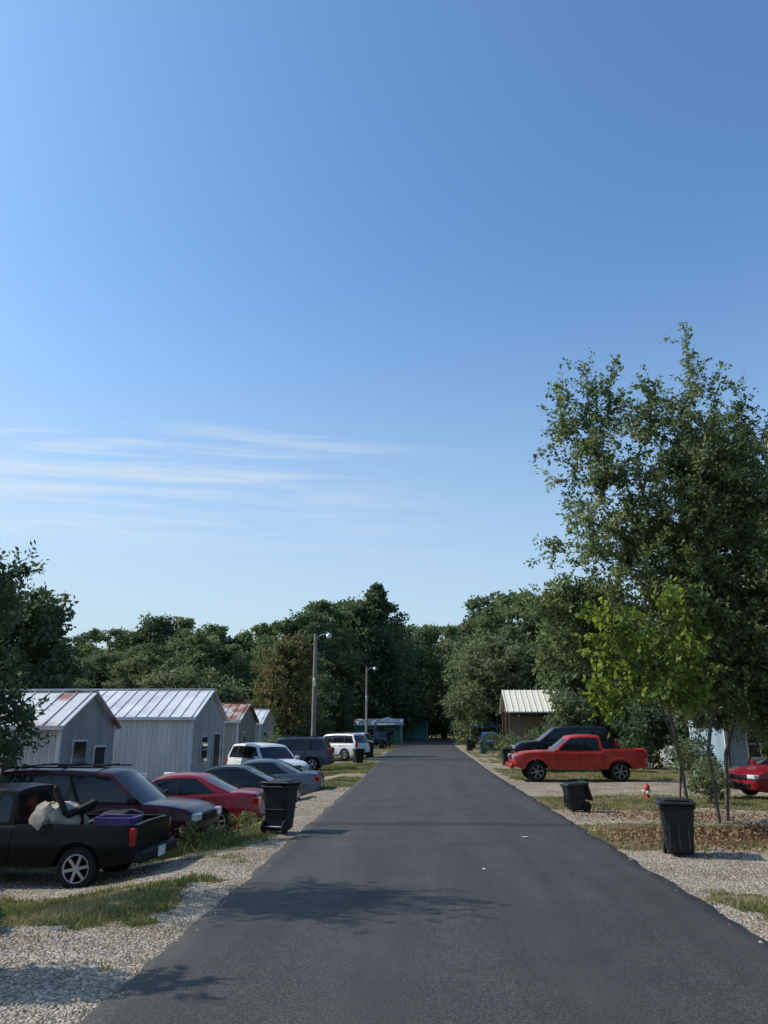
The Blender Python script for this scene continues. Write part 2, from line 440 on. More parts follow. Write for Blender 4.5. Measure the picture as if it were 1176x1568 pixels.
def tree(name, loc, trunks, blobs, n_attract, leaf, aspect, per_tip, lmat, bark, seed, twig=0.6, ntw=4, r_tip=0.008, drop=0.0, lvbias=0.5, tip_frac=1.0, side_k=5, extra_pts=None):
    rg = np.random.default_rng(seed)
    w = np.array([b[6] for b in blobs], float); w /= w.sum()
    pts = []
    while len(pts) < n_attract:
        b = blobs[rg.choice(len(blobs), p=w)]
        d = nrm(rg.normal(size=3)); r = rg.random() ** 0.45
        pts.append([b[0] + d[0] * r * b[3], b[1] + d[1] * r * b[4], b[2] + d[2] * r * b[5]])
    if extra_pts: pts += extra_pts
    pts = np.array(pts)
    quads = []; lvs = []; mis = []
    own = np.zeros(len(pts), int)
    if len(trunks) > 1:
        tt = np.array([t[-1] for t in trunks]); own = np.argmin(np.linalg.norm(pts[:, None, :2] - tt[None, :, :2], axis=2), axis=1)
    tips = []
    for ti, t in enumerate(trunks):
        sub = pts[own == ti]
        if len(sub) == 0: continue
        P0, P1, R0, R1, tp = grow(t, sub, rng=rg, r_tip=r_tip)
        q = tubes(P0, P1, R0, R1, side_k); quads.append(q); lvs.append(np.full(len(q), .5)); mis.append(np.ones(len(q)))
        tips += tp
    TP0 = []; TP1 = []; LP = []; LD = []; LV = []
    for (p, d) in tips:
        if rg.random() > tip_frac:
            for k in range(3):
                dd = nrm(nrm(d) + rg.normal(size=3) * .5); TP0.append(p); TP1.append(p + dd * twig * rg.uniform(.6, 1.5))
            continue
        cl = rg.normal() * .15
        for k in range(ntw):
            dd = nrm(nrm(d) * .8 + rg.normal(size=3) * .6 + np.array([0, 0, .15 - drop]))
            Lt = twig * rg.uniform(.5, 1.3); a0 = p - nrm(d) * rg.uniform(0, .5) * twig
            a1 = a0 + dd * Lt; TP0.append(a0); TP1.append(a1)
            m_ = max(2, int(per_tip / ntw))
            t_ = rg.random(m_) ** .8
            pos = a0 + dd * Lt * t_[:, None] + rg.normal(size=(m_, 3)) * leaf * .35
            ld = dd * .6 + rg.normal(size=(m_, 3)) * .75 + np.array([0, 0, -.25])
            LP.append(pos); LD.append(ld); LV.append(lvbias + cl + rg.normal(size=m_) * .17)
    q = tubes(TP0, TP1, np.full(len(TP0), r_tip * .8), np.full(len(TP0), r_tip * .35), 3); quads.append(q); lvs.append(np.full(len(q), .5)); mis.append(np.ones(len(q)))
    LP = np.concatenate(LP); LD = np.concatenate(LD); LV = np.concatenate(LV)
    q = leaves(LP, LD, leaf * rg.uniform(.6, 1.25, len(LP)), aspect, rg)
    quads.append(q); lvs.append(LV); mis.append(np.zeros(len(q)))
    me = quadmesh(name, np.concatenate(quads), np.concatenate(lvs), np.concatenate(mis), [lmat, bark])
    o = bpy.data.objects.new(name, me); scene.collection.objects.link(o); o.location = loc
    return o

LM['elm'] = leafmat('elm_leaves', (0.045, 0.075, 0.028), (0.100, 0.140, 0.050), (0.21, 0.23, 0.09), .42)
LM['lime'] = leafmat('young_tree_leaves', (0.06, 0.10, 0.016), (0.125, 0.175, 0.025), (0.25, 0.28, 0.045), .45)
LM['dark'] = leafmat('dark_leaves', (0.038, 0.064, 0.034), (0.066, 0.104, 0.048), (0.115, 0.148, 0.066), .32)
LM['mid'] = leafmat('mid_leaves', (0.058, 0.090, 0.042), (0.100, 0.142, 0.062), (0.165, 0.195, 0.088), .32)
LM['autumn'] = leafmat('autumn_tinged_leaves', (0.06, 0.078, 0.03), (0.11, 0.122, 0.048), (0.24, 0.16, 0.065), .35)
LM['olive'] = leafmat('olive_leaves', (0.075, 0.10, 0.05), (0.125, 0.156, 0.072), (0.195, 0.215, 0.105), .32)

sprigs = []
for (sx_, sy_, z0_, z1_) in ((.6, 0, 10.2, 12.3), (1.15, .2, 9.6, 11.3), (1.9, .3, 9.4, 11.0), (-1.6, 0, 10.0, 11.4), (-2.2, 0, 9.8, 11.4), (-2.9, 0, 9.6, 11.0), (-.6, 0, 9.8, 11.0)):
    for k in range(7): sprigs.append([sx_ + random.uniform(-.08, .08), sy_ + random.uniform(-.08, .08), z0_ + (z1_ - z0_) * k / 6])
tree('elm_tree', (6.9, 19.5, 0),
     [[(-.6, 0, -.1), (-.68, 0, 1.2), (-.85, 0, 2.6), (-.8, .2, 4.2)],
      [(.35, .3, -.1), (.5, .3, 1.5), (1.2, .5, 3.2), (1.8, .6, 5.0)],
      [(.0, -.2, -.1), (-.12, -.3, 1.6), (.25, -.3, 3.4), (.5, -.2, 6.0)],
      [(2.6, .9, -.1), (2.8, 1.2, 1.6), (3.8, 1.4, 3.5), (4.4, 1.5, 5.0)]],
     [(0.1, 0, 8.8, 1.7, 1.5, 2.1, 1.4), (-1.8, 0, 9.0, 1.7, 1.2, 1.6, .6), (1.7, .5, 7.6, 2.0, 2.2, 2.9, 2.8), (4.4, 1.0, 8.0, 2.3, 2.4, 3.4, .9), (.3, .3, 6.6, 1.9, 1.6, 1.7, 1.5),
      (-1.0, 0, 5.2, 2.3, 1.8, 1.3, 1.3), (1.7, 0, 4.8, 2.2, 2, 1.7, 2.6), (5.0, .8, 4.5, 2.3, 2.2, 2.4, .8), (-2.0, .2, 6.9, 1.6, 1.2, 1.1, .5), (1.3, -.2, 3.2, 1.5, 1.2, .9, 1.5),
      (-3.1, 0, 5.0, 1.2, .8, .6, .5), (2.0, 0.3, 2.4, 1.0, 1.0, .6, .7), (-2.9, 0, 3.9, 1.0, .8, .6, .4), (.1, .2, 3.3, 1.1, 1, .7, .6)],
     1300, 0.13, .48, 96, LM['elm'], M['bark_pale'], 11, twig=.62, ntw=5, r_tip=.0060, tip_frac=.96, extra_pts=sprigs)
tree('young_mulberry_tree', (5.4, 17.3, 0),
     [[(.1, 0, -.1), (.02, 0, .7), (.12, 0, 1.4), (-.15, 0, 2.4), (-.3, 0, 3.4)]],
     [(-.9, 0, 4.1, .75, .8, .8, .9), (-1.35, 0, 2.75, .55, .6, .5, .5), (-.3, 0, 3.1, .9, .8, .7, .8), (.3, 0, 4.7, .6, .6, .6, .4), (.5, 0, 3.6, .8, .8, .9, .6)],
     85, 0.15, .7, 34, LM['lime'], M['bark'], 5, twig=.42, ntw=4, r_tip=.006, lvbias=.42)
# trees at the left edge
tree('hackberry_tree', (-11.4, 16.6, -.3), [[(0, 0, 0), (.1, 0, 1.5), (.1, 0, 3.4)]],
     [(0, 0, 4.6, 2.3, 2.3, 2.0, 2), (1.4, 0, 2.5, 1.7, 1.6, 1.1, 1.2), (1.6, 0, 5.6, 1.0, 1.0, .8, .35)],
     240, .16, .45, 80, LM['dark'], M['bark'], 21, twig=.55)
tree('pecan_tree', (-10.4, 11.2, 0), [[(0, 0, 0), (.1, 0, 2), (.2, 0, 4)]],
     [(0, 0, 5.6, 2.2, 1.2, 1.4, 1.6), (1.3, 0, 7.0, 1.5, 1.2, .6, .8)], 150, .15, .4, 38, LM['dark'], M['bark'], 31, twig=.7)
tree('pecan_tree', (-8.4, 7.75, 0), [[(0, 0, 0), (.1, 0, 2), (.2, 0, 3)]],
     [(.1, 0, 4.2, 1.4, .35, .8, 2)], 55, .16, .45, 50, LM['dark'], M['bark'], 32, twig=.4)
# mid-distance individual trees
tree('oak_tree', (-25.5, 46, 0), [[(0, 0, 0), (.1, 0, 2), (.2, 0, 4.5)]],
     [(0, 0, 7.4, 3.6, 3.4, 3.4, 3), (2.0, 0, 5.0, 3.2, 3, 2.6, 2), (-2, 0, 9.0, 3, 3, 2.4, 1), (2.6, 0, 8.4, 1.6, 2, 1.6, .6)], 420, .34, .6, 56, LM['dark'], M['bark'], 41, twig=.9, r_tip=.014)
tree('maple_tree', (-10.2, 61, 0), [[(0, 0, 0), (.0, 0, 1.5), (.1, 0, 3.5)]],
     [(0, 0, 6.2, 2.5, 2.4, 2.9, 3), (0, 0, 3.8, 2.7, 2.2, 1.9, 2), (.6, 0, 8.2, 1.0, 1, .9, .4)], 300, .26, .6, 44, LM['autumn'], M['bark'], 43, twig=.8, r_tip=.013)
tree('oak_tree', (-20, 66, 0), [[(0, 0, 0), (.0, 0, 1.5), (.1, 0, 2.5)]],
     [(0, 0, 4.6, 4.6, 3, 2.1, 3), (3, 0, 4.0, 3, 2.5, 2.0, 2)], 320, .34, .6, 50, LM['olive'], M['bark'], 44, twig=.9, r_tip=.014)
tree('oak_tree', (13.6, 62, 0), [[(0, 0, 0), (.0, 0, 2.5), (.1, 0, 4.5)]],
     [(0, 0, 8.6, 3.6, 3.4, 4.0, 3), (-1, 0, 5, 3.4, 3, 2.2, 2), (4, 2, 8, 4, 3, 4, 2)], 460, .34, .6, 52, LM['mid'], M['bark'], 45, twig=.9, r_tip=.014)
tree('willow_tree', (8.2, 84, 0), [[(0, 0, 0), (.0, 0, 2.5), (.1, 0, 5)]],
     [(0, 0, 8.2, 3.6, 3.4, 3.4, 3), (-2, 0, 5, 2.8, 3, 2.4, 1.4), (2, 0, 5, 3, 3, 2.6, 1.5)], 380, .36, .5, 52, LM['olive'], M['bark'], 46, twig=1.1, drop=.5, r_tip=.014)
tree('oak_tree', (15.5, 31, 0), [[(0, 0, 0), (.0, 0, 2.5), (.1, 0, 4.5)]],
     [(-.8, 0, 7.0, 4.0, 3.4, 5, 3), (3, 0, 9, 4, 3, 4, 1), (-3.4, 0, 4.8, 2.4, 2, 1.8, 1.2)], 430, .26, .6, 60, LM['mid'], M['bark'], 47, twig=.8, r_tip=.012)
tree('redbud_tree', (11.4, 30.2, 0), [[(0, 0, 0), (.0, 0, 1.2), (.1, 0, 2.0)], [(.3, .2, 0), (.9, .2, 1.2), (1.6, .2, 2.2)]],
     [(0, 0, 3.3, 2.0, 1.5, 1.2, 2), (1.8, 0, 3.3, 1.8, 1.5, 1.2, 1.6), (-1.2, 0, 3.0, 1.2, 1, .9, 1)], 240, .16, .6, 60, LM['mid'], M['bark'], 48, twig=.5, r_tip=.008)
tree('cedar_tree', (14.6, 44.5, 0), [[(0, 0, 0), (.0, 0, 1.2), (.1, 0, 2.0)]],
     [(0, 0, 2.6, 2.4, 1.5, 2.3, 2), (-2.2, 0, 1.8, 1.5, 1.2, 1.6, 1), (2.0, 0, 3.2, 2, 1.5, 2.4, 1)], 260, .24, .5, 60, LM['dark'], M['bark'], 49, twig=.6, r_tip=.01)
tree('dogwood_tree', (10.4, 55.5, 0), [[(0, 0, 0), (.0, 0, 1.0), (.1, 0, 1.8)]],
     [(0, 0, 3.0, 1.6, 1.2, 1.5, 2), (.6, 0, 1.8, 1.4, 1.2, 1.2, 1)], 150, .22, .6, 46, LM['olive'], M['bark'], 50, twig=.5, r_tip=.01)

# distant woodland: a few crown meshes, instanced under one parent
def forest_mesh(name, h, w, kind, seed, lm, nclump=85, per=150, leaf=.40):
    rg = np.random.default_rng(seed)
    LP = []; LD = []; LV = []
    zb = h * .10
    for c in range(nclump):
        t = rg.random() ** .8
        if kind == 'cone': rad = w / 2 * (1 - t) ** .75 * .95
        else: rad = w / 2 * math.sin(math.pi * min(1, .12 + t * .78)) ** .6
        a = rg.uniform(0, 6.283); rr = rad * (rg.random() ** .4) * .85
        cr = w * rg.uniform(.05, .15) * (1.15 - .5 * t)
        cc = np.array([math.cos(a) * rr, math.sin(a) * rr, zb + (h - zb - cr * .8) * t])
        d = nrm(rg.normal(size=(per, 3)))
        el = np.array([rg.uniform(.8, 1.5), rg.uniform(.8, 1.5), rg.uniform(.55, .9)])
        pos = cc + d * cr * np.abs(rg.normal(.85, .28, (per, 1))) * el
        LP.append(pos); LD.append(d * .5 + rg.normal(size=(per, 3)) * .7 + [0, 0, -.2]); LV.append(.45 + rg.normal() * .2 + rg.normal(size=per) * .10 + .12 * (t - .5))
    LP = np.concatenate(LP); LD = np.concatenate(LD); LV = np.concatenate(LV)
    q1 = leaves(LP, LD, leaf * rg.uniform(.6, 1.3, len(LP)), .65, rg)
    P0 = [[0, 0, 0]]; P1 = [[0, 0, h * .75]]; A = [.02 * h]; B = [.05]
    for k in range(14):
        a = rg.uniform(0, 6.28); z0 = rg.uniform(.15, .6) * h
        P0.append([0, 0, z0]); P1.append([math.cos(a) * w * .33, math.sin(a) * w * .33, z0 + .2 * h]); A.append(.009 * h); B.append(.03)
    q2 = tubes(P0, P1, A, B, 5)
    return quadmesh(name, np.concatenate([q1, q2]), np.concatenate([LV, np.full(len(q2), .5)]), np.concatenate([np.zeros(len(q1)), np.ones(len(q2))]), [lm, M['bark']])
FM = [forest_mesh('crown_a', 17, 11, 'r', 1, LM['mid']), forest_mesh('crown_b', 17, 9, 'r', 2, LM['dark']), forest_mesh('crown_c', 17, 10, 'r', 3, LM['olive']),
      forest_mesh('crown_d', 17, 12, 'r', 4, LM['mid'], 100), forest_mesh('crown_e', 17, 9.5, 'cone', 5, LM['dark'], 100), forest_mesh('crown_f', 17, 13, 'r', 6, LM['dark'], 100)]
forest = bpy.data.objects.new('distant_trees', None); scene.collection.objects.link(forest)
def ft(x, y, h, k, wf=1.0):
    o = bpy.data.objects.new('crown', FM[k]); scene.collection.objects.link(o); o.parent = forest
    s = h / 17; o.location = (x, y, -.2); o.scale = (s * wf, s * wf, s); o.rotation_euler = (0, 0, random.uniform(0, 6.28))
row = [(-.50, 112, 16.0, 0), (-.448, 115, 16.0, 1), (-.41, 112, 16.6, 3), (-.375, 118, 16.8, 0), (-.345, 115, 18.8, 1), (-.32, 117, 18.9, 2), (-.29, 112, 16.2, 3), (-.262, 116, 17.6, 1), (-.235, 118, 16.2, 5),
       (-.205, 114, 17.2, 0), (-.172, 110, 17.6, 3), (-.142, 108, 18.2, 1), (-.118, 115, 20.6, 0), (-.096, 127, 23.0, 3), (-.053, 128, 25.6, 4), (-.064, 130, 23.6, 5), (-.078, 128, 22.8, 1), (-.02, 150, 21.6, 1), (-.038, 140, 20.5, 0), (.005, 158, 22.6, 0),
       (.03, 170, 24.0, 3), (.055, 150, 21.4, 2), (.08, 108, 18.6, 1), (.10, 102, 19.6, 3), (.125, 98, 19.0, 0), (.155, 92, 17.6, 3), (.19, 96, 17.6, 5), (.23, 95, 17, 0), (.28, 92, 17, 3), (.34, 90, 16, 5), (.42, 92, 16, 1), (.5, 95, 16, 0)]
for (s, y, h, k) in row: ft(s * y, y, h, k)
for i in range(46):
    s = -.56 + i * 1.1 / 46 + random.uniform(-.01, .01)
    if -.11 < s < .06: continue
    y = random.uniform(84, 98); ft(s * y, y, random.uniform(7, 12.5), random.choice([0, 1, 2, 3, 5]), 1.25)
for i in range(22):
    s = -.55 + i * 1.1 / 22; y = random.uniform(135, 155)
    if -.05 < s < .09: continue
    ft(s * y, y, random.uniform(13, 17), random.choice([0, 1, 3, 5]), 1.3)
for (x, y, h, k) in [(-5, 168, 14, 0), (-10, 140, 12, 1), (0.5, 166, 20, 2), (6, 180, 19, 2), (11, 172, 20, 0), (16, 160, 17, 1), (18, 150, 14, 0), (2, 180, 14, 3), (-3, 176, 19, 5), (14, 140, 11, 2), (12.5, 124, 9, 0), (12, 105, 7, 3), (-12.5, 112, 9, 3), (-14, 100, 8, 1), (-17, 88, 8, 0),
                     (8, 186, 7, 3), (4, 182, 7, 5), (-1, 172, 7, 3), (14, 176, 8, 5), (-30, 62, 6, 1), (-34, 70, 9, 3), (-8, 136, 9, 2), (-3.5, 160, 10, 3), (1.5, 162, 9, 1), (20, 58, 8, 3), (24, 50, 9, 5)]:
    ft(x, y, h, k, 1.2)
mb = MB()
n = 80; vs = []; fs = []
for i in range(n + 1):
    x = -1500 + 3000 * i / n
    hh = 150 + 30 * noise.noise(Vector((x * .002, 1, 0))) + 8 * noise.noise(Vector((x * .012, 4, 0))) - 40 * max(0, (x + 200) / 1500)
    vs += [(x, 1500, -5), (x, 1560, hh * .6), (x, 1700, hh)]
for i in range(n):
    for k in range(2): fs.append((i * 3 + k, (i + 1) * 3 + k, (i + 1) * 3 + k + 1, i * 3 + k + 1))
mb.add(vs, fs, mat('hazy_far_woodland', (0.09, 0.14, 0.17), .95, var=.2, scale=.02)); mb.obj('hill')  # bluish distance haze put into the woodland colour

# ------------------------------------------------------------------ vehicles
def wheel(mb, cx, cy, r, w, side, rimm):
    T = Matrix.Translation((cx, cy, r))
    ri = r * .66
    o = side * w / 2
    prof = [(ri * .98, -w / 2), (r * .9, -w / 2), (r * .985, -w * .38), (r, -w * .2), (r, w * .2), (r * .985, w * .38), (r * .9, w / 2), (ri * .98, w / 2)]
    mb.lathe(prof, M['rubber'], 28, 'Y', T)
    mb.lathe([(ri, o), (ri * .94, o * .95), (ri * .9, o * .3), (.001, o * .25)], M['under'], 28, 'Y', T)
    mb.lathe([(ri * 1.0, o * 1.01), (ri * .96, o * 1.04), (ri * .9, o * .9)], rimm, 28, 'Y', T)
    for k in range(6):
        a = k * math.pi / 3 + .2
        S = T @ Matrix.Rotation(a, 4, 'Y')
        mb.box((ri * .5, o * .78, 0), (ri * .92, w * .12, ri * .22), rimm, T=S)
    mb.lathe([(.001, o * .95), (ri * .2, o * .93), (ri * .24, o * .7)], rimm, 12, 'Y', T)

def vehicle(name, loc, rz, P, S, scale=1.0, extra=None):
    """local +x is the nose"""
    mb = MB(); L_, W = S['L'], S['W']; hw = W / 2; r = S['r']; xf, xr = S['axles']; ra = r + S.get('gap', .06)
    sill = S['sill']
    tp = sorted(S['top']); tx = [p[0] for p in tp]; tz = [p[1] for p in tp]
    xs_ = set(np.round(np.linspace(-L_ / 2, L_ / 2, 80), 3))
    for e in (-1, 1):
        for d in (.02, .05, .1, .18): xs_.add(round(e * (L_ / 2 - d), 3))
        for xw in (xf, xr): xs_.add(round(xw + e * ra * .999, 3)); xs_.add(round(xw + e * ra * .96, 3))
    bed = S.get('bed')
    if bed:
        for q in (bed[0], bed[0] + .005, bed[1], bed[1] - .005): xs_.add(q)
    xs_ = sorted(xs_)
    def wof(x):
        e = L_ / 2 - abs(x); k = S.get('round', 1.0)
        w = hw
        if e < .6: w -= .06 * k * ((.6 - e) / .6) ** 2
        if e < .16: w -= .10 * k * ((.16 - e) / .16) ** 2
        return w
    def off(z):
        zz = z / S['belt']
        return float(np.interp(zz, [0.2, .35, .5, .62, .70, .76, 1.0, 1.2], [-.07, -.02, 0, .002, .004, -.012, -.05, -.09]))
    def zb(x):
        z = sill
        e = L_ / 2 - abs(x)
        if e < .5: z = sill + .10 * (.5 - e) / .5
        for xw in (xf, xr):
            if abs(x - xw) < ra: z = max(z, r + math.sqrt(max(0, ra * ra - (x - xw) ** 2)))
        return z
    secs = []
    fr_ = [0, .08, .25, .45, .6, .7, .78, .9, 1]
    for x in xs_:
        zt = float(np.interp(x, tx, tz)); w = wof(x); b0 = zb(x); zs = max(b0 + .03, zt - .05)
        pts = [(0, b0), (w - .3, b0)]
        for f in fr_:
            z = b0 + (zs - b0) * f; pts.append((w + off(z), z))
        we = w + off(zs)
        if bed and bed[0] < x < bed[1] and x not in (bed[0], bed[1]):
            pts += [(we - .02, zt), (we - .09, zt), (we - .10, bed[2]), (0, bed[2])]
        else:
            cr = S.get('crown', .03)
            pts += [(we - .035, zt - .005), (we - .12, zt + cr * .3), (we * .5, zt + cr * .8), (0, zt + cr)]
        secs.append([(x, y, z) for (y, z) in pts])
    npt = len(secs[0])
    for sd in (1, -1):
        vs = [(x, y * sd, z) for s_ in secs for (x, y, z) in s_]
        fa = []; fb = []
        for i in range(len(secs) - 1):
            for k in range(npt - 1):
                q = (i * npt + k, (i + 1) * npt + k, (i + 1) * npt + k + 1, i * npt + k + 1)
                (fb if k < 2 else fa).append(q)
        o0 = len(mb.v); mb.add(vs, fa, P)
        mi = mb.mi(M['under'])
        for q in fb: mb.f.append(tuple(i + o0 for i in q)); mb.m.append(mi)
        for s_ in (secs[0], secs[-1]):
            mb.add([(x, y * sd, z) for (x, y, z) in s_], [tuple(range(npt))], P)
        for xsq in S.get('seams', []):
            zz = np.linspace(max(zb(xsq), sill) + .05, float(np.interp(xsq, tx, tz)) - .06, 10)
            v2 = []
            for z in zz:
                y = (wof(xsq) + off(z) + .004) * sd
                v2 += [(xsq - .007, y, z), (xsq + .007, y, z)]
            mb.add(v2, [(2 * i, 2 * i + 1, 2 * i + 3, 2 * i + 2) for i in range(9)], M['under'])
        for xh in S.get('handles', []):
            z = S['belt'] - .13; mb.box((xh, (hw + off(z) + .015) * sd, z), (.17, .03, .035), S.get('hm', P), ch=.01)
        mb.box(((xf + xr) / 2, (hw - .045) * sd, sill + .03), (xf - xr - 2 * ra - .06, .05, .08), M['trim'], ch=.01)
        if S.get('flare'):
            for xw in (xf, xr):
                v2 = []
                for i in range(17):
                    a = math.pi * i / 16 * 1.0
                    for (rr, dy) in ((ra - .005, -.05), (ra - .005, .03), (ra + .06, .028), (ra + .075, -.05)):
                        z = r + rr * math.sin(a); v2.append((xw + rr * math.cos(a), (hw + dy) * sd, max(z, sill)))
                mb.add(v2, [(4 * i + k, 4 * i + 4 + k, 4 * i + 5 + k, 4 * i + 1 + k) for i in range(16) for k in range(3)], S['flare'])
    G = S['gh']; xbr, xtr, xtf, xbf, zr = G['xbr'], G['xtr'], G['xtf'], G['xbf'], G['zr']
    zb0 = S['belt'] - .05; wb = hw - .06; wt = hw - G.get('tumble', .22)
    rows = [0, .12, .5, .86, .95, 1]
    def sp_(s, t):
        xb = xbr + s * (xbf - xbr); xt = xtr + s * (xtf - xtr)
        x = xb + (xt - xb) * t; y = wb + (wt - wb) * (t ** 1.5); z = zb0 + (zr - zb0) * t
        z -= (abs(s - .45) * 2) ** 2.5 * .05 * t * G.get('arc', 1.0)
        if t == 1: y -= .03
        return x, y, z
    cols = G['cols']
    for sd in (1, -1):
        for ci, (s0, s1, g) in enumerate(cols):
            ns = 3 if s1 - s0 > .2 else 1
            for kk in range(ns):
                u0 = s0 + (s1 - s0) * kk / ns; u1 = s0 + (s1 - s0) * (kk + 1) / ns
                for ri_ in range(len(rows) - 1):
                    t0, t1 = rows[ri_], rows[ri_ + 1]
                    q = [sp_(u0, t0), sp_(u1, t0), sp_(u1, t1), sp_(u0, t1)]
                    isg = g and ri_ in (1, 2)
                    dy = -.012 if isg else 0
                    bp_ = (not g) and 0 < s0 and s1 < 1 and s1 - s0 < .06
                    mb.add([(x, (y + dy) * sd, z) for (x, y, z) in q], [(0, 1, 2, 3)], M['glass'] if isg else (M['trim'] if bp_ and ri_ in (1, 2) else P))
    Q = [-1, -.9, -.6, -.3, 0, .3, .6, .9, 1]
    def endp(s, q, t, bul):
        x, y, z = sp_(s, t)
        return (x + bul * (1 - q * q) * (1 - .3 * t), y * q, z + .045 * (1 - q * q) * t)
    for s, bul in ((1, .12), (0, -.08 if not bed else -.02)):
        for a_, b_ in zip(Q[:-1], Q[1:]):
            for ri_ in range(len(rows) - 1):
                t0, t1 = rows[ri_], rows[ri_ + 1]
                isg = ri_ in ((1, 2) if s == 0 else (0, 1, 2)) and abs(a_) <= .9 and abs(b_) <= .9
                mb.add([endp(s, a_, t0, bul), endp(s, b_, t0, bul), endp(s, b_, t1, bul), endp(s, a_, t1, bul)], [(0, 1, 2, 3)], M['glass'] if isg else P)
    SS = np.linspace(0, 1, 7)
    for s0, s1 in zip(SS[:-1], SS[1:]):
        for a_, b_ in zip(Q[:-1], Q[1:]):
            def rp(s, q):
                x, y, z = sp_(s, 1); bf = (.12 * s * s - (.08 if not bed else .02) * (1 - s) ** 2) * .7
                return (x + bf * (1 - q * q), y * q, z + .045 * (1 - q * q))
            mb.add([rp(s0, a_), rp(s1, a_), rp(s1, b_), rp(s0, b_)], [(0, 1, 2, 3)], P)
    for sd in (1, -1):
        mb.box((xbf - .22, (hw + .09) * sd, S['belt'] + .07), (.12, .2, .14), S.get('mm', P), ch=.03)
    if S.get('rack'):
        for sd in (1, -1): mb.tube((xtr + .15, (wt - .08) * sd, zr + .05), (xtf - .1, (wt - .08) * sd, zr + .05), .018, .018, M['trim'], 6)
        for xk in (xtr + .5, (xtr + xtf) / 2, xtf - .4): mb.box((xk, 0, zr + .07), (.04, 2 * wt - .16, .03), M['trim'])
    zl = S['zl']; e = L_ / 2
    hs = S.get('hsize', (.14, .34, .15)); ts = S.get('tsize', (.14, .3, .17))
    for sd in (1, -1):
        mb.box((e - .06, (hw - .05 - hs[1] / 2) * sd, zl[0]), hs, M['head'], ch=.025)
        mb.box((-e + .06, (hw - .035 - ts[1] / 2) * sd, zl[1]), ts, M['tail'], ch=.02)
    gz = zl[0]; mb.box((e - .01, 0, gz - .02), (.06, hw * 1.0, .14), S.get('grille', M['trim']), ch=.015)
    mb.box((e - .0, 0, gz - .27), (.05, hw * 1.3, .12), M['trim'], ch=.015)
    if S.get('bumper'):
        bz = S['bumper']; bmat = S.get('bm', M['chrome'])
        mb.box((-e - .05, 0, bz), (.18, W - .1, .17), bmat, ch=.03); mb.box((e + .04, 0, bz), (.16, W - .04, .2), S.get('bmf', bmat), ch=.04)
        mb.box((-e - .15, 0, bz + .0), (.015, .31, .15), M['plate'])
    else:
        mb.box((-e - .012, 0, S['zplate']), (.02, .34, .15), M['plate'])
        mb.box((-e + .0, 0, sill + .16), (.05, W * .8, .12), M['trim'], ch=.015)
    for sd in (1, -1):
        for xw in (xf, xr): wheel(mb, xw, sd * (hw - S['tw'] / 2 - .02), r, S['tw'], sd, S.get('rimm', M['rim']))
    if extra: extra(mb, S)
    return mb.obj(name, loc, rz, smooth=34, scale=scale)

def sedan(**k):
    d = dict(L=4.85, W=1.84, r=.33, axles=(1.42, -1.40), sill=.2, belt=.95, tw=.22, crown=.035,
             top=[(-2.425, .72), (-2.41, .9), (-2.33, 1.0), (-1.9, 1.04), (-1.3, 1.0), (0, .95), (1.1, .95), (1.6, .9), (2.1, .80), (2.36, .68), (2.425, .52)],
             gh=dict(xbr=-2.0, xtr=-.80, xtf=.22, xbf=1.25, zr=1.44, tumble=.30, cols=[(0, .16, 0), (.16, .5, 1), (.5, .53, 0), (.53, .94, 1), (.94, 1, 0)]),
             zl=(.66, .84), zplate=.62, seams=[1.0, -.08, -1.02], handles=[.1, -.9], tsize=(.16, .40, .15), hsize=(.2, .36, .13))
    d.update(k); return d
def suv(**k):
    d = dict(L=4.75, W=1.86, r=.36, axles=(1.42, -1.38), sill=.28, belt=1.08, tw=.23, crown=.03,
             top=[(-2.375, .6), (-2.36, 1.0), (-2.3, 1.08), (0, 1.06), (1.2, 1.08), (1.8, 1.04), (2.15, .97), (2.33, .85), (2.375, .6)],
             gh=dict(xbr=-2.3, xtr=-1.95, xtf=.42, xbf=1.25, zr=1.72, tumble=.22, cols=[(0, .04, 0), (.04, .27, 1), (.27, .30, 0), (.30, .60, 1), (.60, .625, 0), (.625, .955, 1), (.955, 1, 0)]),
             zl=(.80, 1.02), zplate=.85, seams=[.95, -.1, -1.05], handles=[.05, -.9], rack=True, tsize=(.14, .2, .34))
    d.update(k); return d

white_p = paint('white_car_paint', (.62, .63, .64), coat=.3); red_p = paint('red_car_paint', (.19, .007, .016), coat=.3, spec=.3); darkblue = paint('dark_navy_paint', (.007, .009, .014), coat=.22, spec=.25)
silver = paint('blue_silver_paint', (.075, .10, .13), .35, .3, .3); maroon = paint('maroon_paint', (.050, .005, .009), coat=.22, spec=.25); blackp = paint('black_paint', (.0018, .0019, .0021), .45, coat=.08, spec=.15)
orange = paint('red_orange_truck_paint', (.34, .022, .014), .35, coat=.25, spec=.3)

